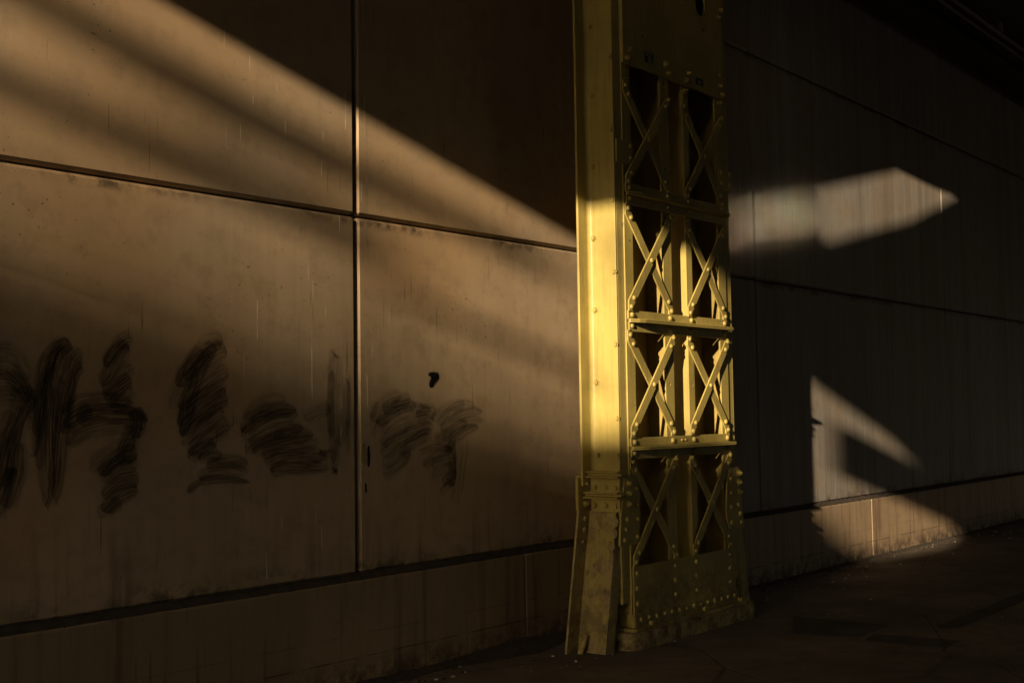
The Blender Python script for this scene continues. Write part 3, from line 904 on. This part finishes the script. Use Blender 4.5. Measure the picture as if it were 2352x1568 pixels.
scatter('grit', M_DIRT, 900, lambda: ((lambda x: (x, PY - .02 - abs(rnd.gauss(0, .13))))(rnd.uniform(3.5, 16))), .004, .018, 'dark crumbs of dirt scattered along the wall foot')
scatter('crumbs', M_DIRT, 700, lambda: (rnd.uniform(2.5, 16), WY - .006 - abs(rnd.gauss(0, .012))), .003, .013, 'crumbs of dirt lying on the ledge between plinth and panels', .8, .624)
scatter('litter', M_CHIP, 240, lambda: ((lambda x: (x, PY - .03 - abs(rnd.gauss(0, .35))))(rnd.uniform(5.0, 18))), .003, .018, 'pale chips and scraps lying on the asphalt by the wall', .4)
scatter('gravel', M_FOOT, 160, lambda: (rnd.uniform(6.2, 14), rnd.uniform(2.6, 4.9)), .002, .009, 'loose gravel scattered over the asphalt', .5)

# ------------------------------------------------------------------ overhead: the deck this place lies under
def solid(name, label, cat, boxes, mat, kind=None, bevel=0.0):
    m = MB()
    for b in boxes: m.box(*b, bevel=bevel)
    return tag(m.build(name, mat), label, cat, kind=kind)


ROOF = 6.35
DX = (4.69 - ROOF) / SS          # west edge of the deck: its shadow is the upper edge of the sunlight
def roof_xy(u, v):
    x = (v - ROOF) / SS
    return (x, u + x / SK)
slot = [roof_xy(2.545, 6.66), roof_xy(2.013, 7.708), roof_xy(1.71, 7.955), roof_xy(1.53, 8.13), roof_xy(1.961, 7.176), roof_xy(2.352, 6.461), roof_xy(2.545, 6.10)]
# steel deck plate, with a slot added to shape the upper sun patch
t = bmesh.new()
def _loop(pts):
    vs = [t.verts.new((a, b, ROOF)) for a, b in pts]
    return [t.edges.new((vs[i], vs[(i + 1) % len(vs)])) for i in range(len(vs))]
e = _loop([(DX, -14), (46, -14), (46, 5.9), (DX, 5.9)]) + _loop(slot)
bmesh.ops.triangle_fill(t, use_beauty=True, use_dissolve=False, edges=e)
r = bmesh.ops.extrude_face_region(t, geom=list(t.faces))
for v in r['geom']:
    if isinstance(v, bmesh.types.BMVert): v.co.z += .02
m = MB(); m._merge(t)
tag(m.build('ceiling', M_DECK), kind='structure')
solid('longitudinal_girder', 'black steel girder along the top of the concrete wall', 'girder',
      [(10.5, 45.5, 5.00, 5.02, 6.0, ROOF - .002), (10.5, 45.5, 4.90, 5.12, 5.985, 5.999)], M_DARK)
for y, lab in ((4.66, 'nearer of two thin conduits under the dark deck'), (4.78, 'conduit of the pair that lies closer to the wall under the dark deck')):
    m = MB()
    m.cyl((10.8, y, 6.2), (45, y, 6.2), .022, n=16)
    for x in (13.0, 15.6, 18.2, 21): m.box(x - .02, x + .02, y - .03, y + .03, 6.175, ROOF - .003, bevel=.003)
    tag(m.build('conduit', M_PIPE), lab, 'conduit', group='conduits under the deck')
solid('abutment_wall', 'dark wall along the far side of the underpass, low in its far half', 'wall', [(DX + .5, 14, -14, -13.4, -.3, ROOF - .002), (14, 46, -14, -13.4, -.3, 1.4)], M_DECK)  # unseen side, walled to darken the underpass
solid('end_wall', 'dark wall closing the far end of the underpass', 'wall', [(45.7, 46.2, -13.3, 5.3, -.3, ROOF - .002)], M_DECK)  # unseen end, closed to keep the far right dark

# unseen things added out in the sun to cast the bands of shade
gx = -25.0
g_ = empty('shade_bars', (gx, 1.8, 0))
tag(g_, 'unseen rig of horizontal pipes added outside the underpass to cast shade bands', 'occluder')
def gz(v): return v - SS * gx
def gy(u): return u + gx / SK
m = MB(); m.cyl((gx, gy(3.62), gz(4.36)), (gx, gy(8.0), gz(4.38)), .085, n=16); m.build('pipe', M_PIPE, g_)
m = MB(); m.cyl((gx, gy(4.0), gz(3.90)), (gx, gy(8.0), gz(3.84)), .080, n=16); m.build('pipe', M_PIPE, g_)
m = MB(); m.cyl((gx, gy(3.30), gz(3.73)), (gx, gy(4.10), gz(3.70)), .050, n=16); m.build('pipe', M_PIPE, g_)
m = MB(); m.box(gx - .1, gx + .1, gy(8.0), gy(8.0) + .2, 0, gz(4.8)); m.build('post', M_PIPE, g_)

lx = -34.0  # unseen slats added here, spaced to half-dim the beams on the left wall
SCREENS = [((4.06, 4.50), (3.95, 4.30), (.50, .50), 'unseen slatted screen added to dim the sunlight, the tallest of three'),
           ((4.06, 7.60), (2.60, 3.74), (.95, .15), 'wide unseen slatted screen added to dim the sunlight, the lowest of three'),
           ((3.36, 4.03), (2.60, 3.62), (.95, .20), 'narrow unseen slatted screen added to dim the sunlight beside the two bigger ones')]
for (u0, u1), (v0, v1), (f0, f1), lab in SCREENS:
    l_ = empty('shade_screen', (lx, (u0 + u1) / 2 + lx / SK, 0))
    tag(l_, lab, 'screen', group='slatted screens added to dim the sunlight')
    m = MB()
    k = v0
    while k < v1:
        fr = f0 + (f1 - f0) * (k - v0) / (v1 - v0)
        m.box(lx - .01, lx + .01, u0 + lx / SK, u1 + lx / SK, k - SS * lx, k - SS * lx + .07 * fr)
        k += .07
    m.build('slats', M_PIPE, l_)
    for yy in (u0 + .02, u1 - .06):
        m = MB(); m.box(lx + .011, lx + .07, yy + lx / SK, yy + .04 + lx / SK, 0, v1 - SS * lx); m.build('post', M_PIPE, l_)

bx = -9.0  # unseen box added to block sun for the notch in the lower patch
b_ = empty('shade_box', (bx, .95 + bx / SK, 0))
tag(b_, 'unseen box on a mast, added to cast the notch in the sun patch', 'box')
m = MB()
m.box(bx - .1, bx + .1, 1.62 + bx / SK, 2.49 + bx / SK, 3.82 - SS * bx, 4.33 - SS * bx, bevel=.02); m.build('shade_panel', M_PIPE, b_)
m = MB(); m.cyl((bx, .95 + bx / SK, -.2), (bx, .95 + bx / SK, 4.3 - SS * bx), .08, n=16); m.build('mast', M_PIPE, b_)
m = MB(); m.box(bx - .03, bx + .03, .95 + bx / SK, 1.619 + bx / SK, 4.0 - SS * bx, 4.08 - SS * bx); m.build('bracket', M_PIPE, b_)

fx_ = -10.0  # unseen plate, outline drawn to bound the lower sun patch
m = MB()
m.prism([(u + fx_ / SK, v - SS * fx_) for u, v in ((2.70, 4.95), (2.64, 4.655), (2.12, 4.51), (1.88, 4.31), (1.66, 3.90), (1.56, 3.5), (1.50, 2.9), (1.50, SS * fx_), (.46, SS * fx_), (.46, 4.95))], fx_ - .12, fx_ + .12, axis='x', bevel=.01)
tag(m.build('shade_plate', M_DECK), 'unseen tapering plate added outside the underpass to shape the sun patch', 'pier')

def span(name, label, x0, x1, yy0, yy1, ztop, zbot, piers):
    """added raised occluder: a box girder on round piers"""
    o = empty(name, ((x0 + x1) / 2, (yy0 + yy1) / 2, 0))
    tag(o, label, 'bridge')
    m = MB(); m.box(x0, x1, yy0, yy1, zbot, ztop, bevel=.05); m.build('box_girder', M_BRICK, o)
    for y in piers:
        m = MB(); m.cyl(((x0 + x1) / 2, y, -.3), ((x0 + x1) / 2, y, zbot - .003), .45, n=20); m.build('pier', M_BRICK, o)


q = empty('shade_block', (-28.5, -20, 0))  # unseen block added to cut off the sunlight from below
tag(q, 'unseen long low brown block added across the road to shade the lower wall', 'building')
m = MB()
m.box(-32, -25, -1.05 - 25 / SK, 3.28 - 25 / SK, -.3, 2.40 + SS * 25)
m.box(-25.6, -24.9, -60, -1.0505 - 25 / SK, -.3, 5.0 + SS * 25)
m.build('wall', M_BRICK, q)
m = MB()  # top outline shaped to trim the lower edge of the sunlight
m.prism([(u - 25 / SK, v + SS * 25) for u, v in ((1.2, 2.4005), (1.25, 3.5), (1.56, 3.52), (1.75, 3.36), (1.95, 3.20), (2.27, 3.06), (2.46, 3.16), (2.54, 3.36), (2.70, 3.36), (2.78, 3.14), (3.28, 3.14), (3.28, 2.4005))], -25.6, -25, axis='x')
m.build('shade_profile', M_BRICK, q)
span('shade_beam', 'unseen raised beam on piers added farther off to shade the lower wall', -58, -55, 3.3 - 55 / SK, 60, 3.02 + SS * 55, -1.4 + SS * 58, (-8.5, 12, 32, 52))  # unseen far beam, added for the soft lower edge of the beams

bounce_sheet = sheet('bounce_paving', -120, -7.2, -60, 80, .004, M_BOUNCE)  # unseen pale ground added to bounce sunlight in under the deck

# two unseen metal reflectors, added to throw sun on to the wall beside the column
r_ = Vector((.35, .80, .45)).normalized()
n_ = (r_ - sun_dir).normalized()
for (wx0, zt0, zb0), (wx1, zt1, zb1), dy, lab in (((9.50, 3.30, 2.98), (10.64, 3.56, 3.22), 2.45, 'metal reflector panel added across the road to light the wall, left of two'),
                                              ((10.62, 3.56, 3.22), (11.86, 3.845, 3.49), 2.40, 'metal reflector panel added across the road to light the wall, right of two')):
    P0 = Vector(((wx0 + wx1) / 2, WY, (zt0 + zb1) / 2)) - r_ * ((WY - dy + .55) / r_.y)
    crn = []
    for wx, wz in ((wx0, zt0), (wx1, zt1), (wx1, zb1), (wx0, zb0)):
        W_ = Vector((wx, WY, wz))
        crn.append(W_ - r_ * ((W_ - P0).dot(n_) / r_.dot(n_)))
    t = bmesh.new()
    f = t.faces.new([t.verts.new(c) for c in crn])
    rr = bmesh.ops.extrude_face_region(t, geom=[f])
    for v in rr['geom']:
        if isinstance(v, bmesh.types.BMVert): v.co -= n_ * .006
    c = sum(crn, Vector()) / 4 - n_ * .05
    o = empty('sun_reflector', (c.x, c.y, 0))
    tag(o, lab, 'sign', group='reflector panels added across the road')
    m = MB(); m._merge(t); m.build('panel', M_SHINY, o)
    m = MB(); m.cyl((c.x, c.y, -.2), (c.x, c.y, c.z), .03, n=14); m.build('post', M_PIPE, o)
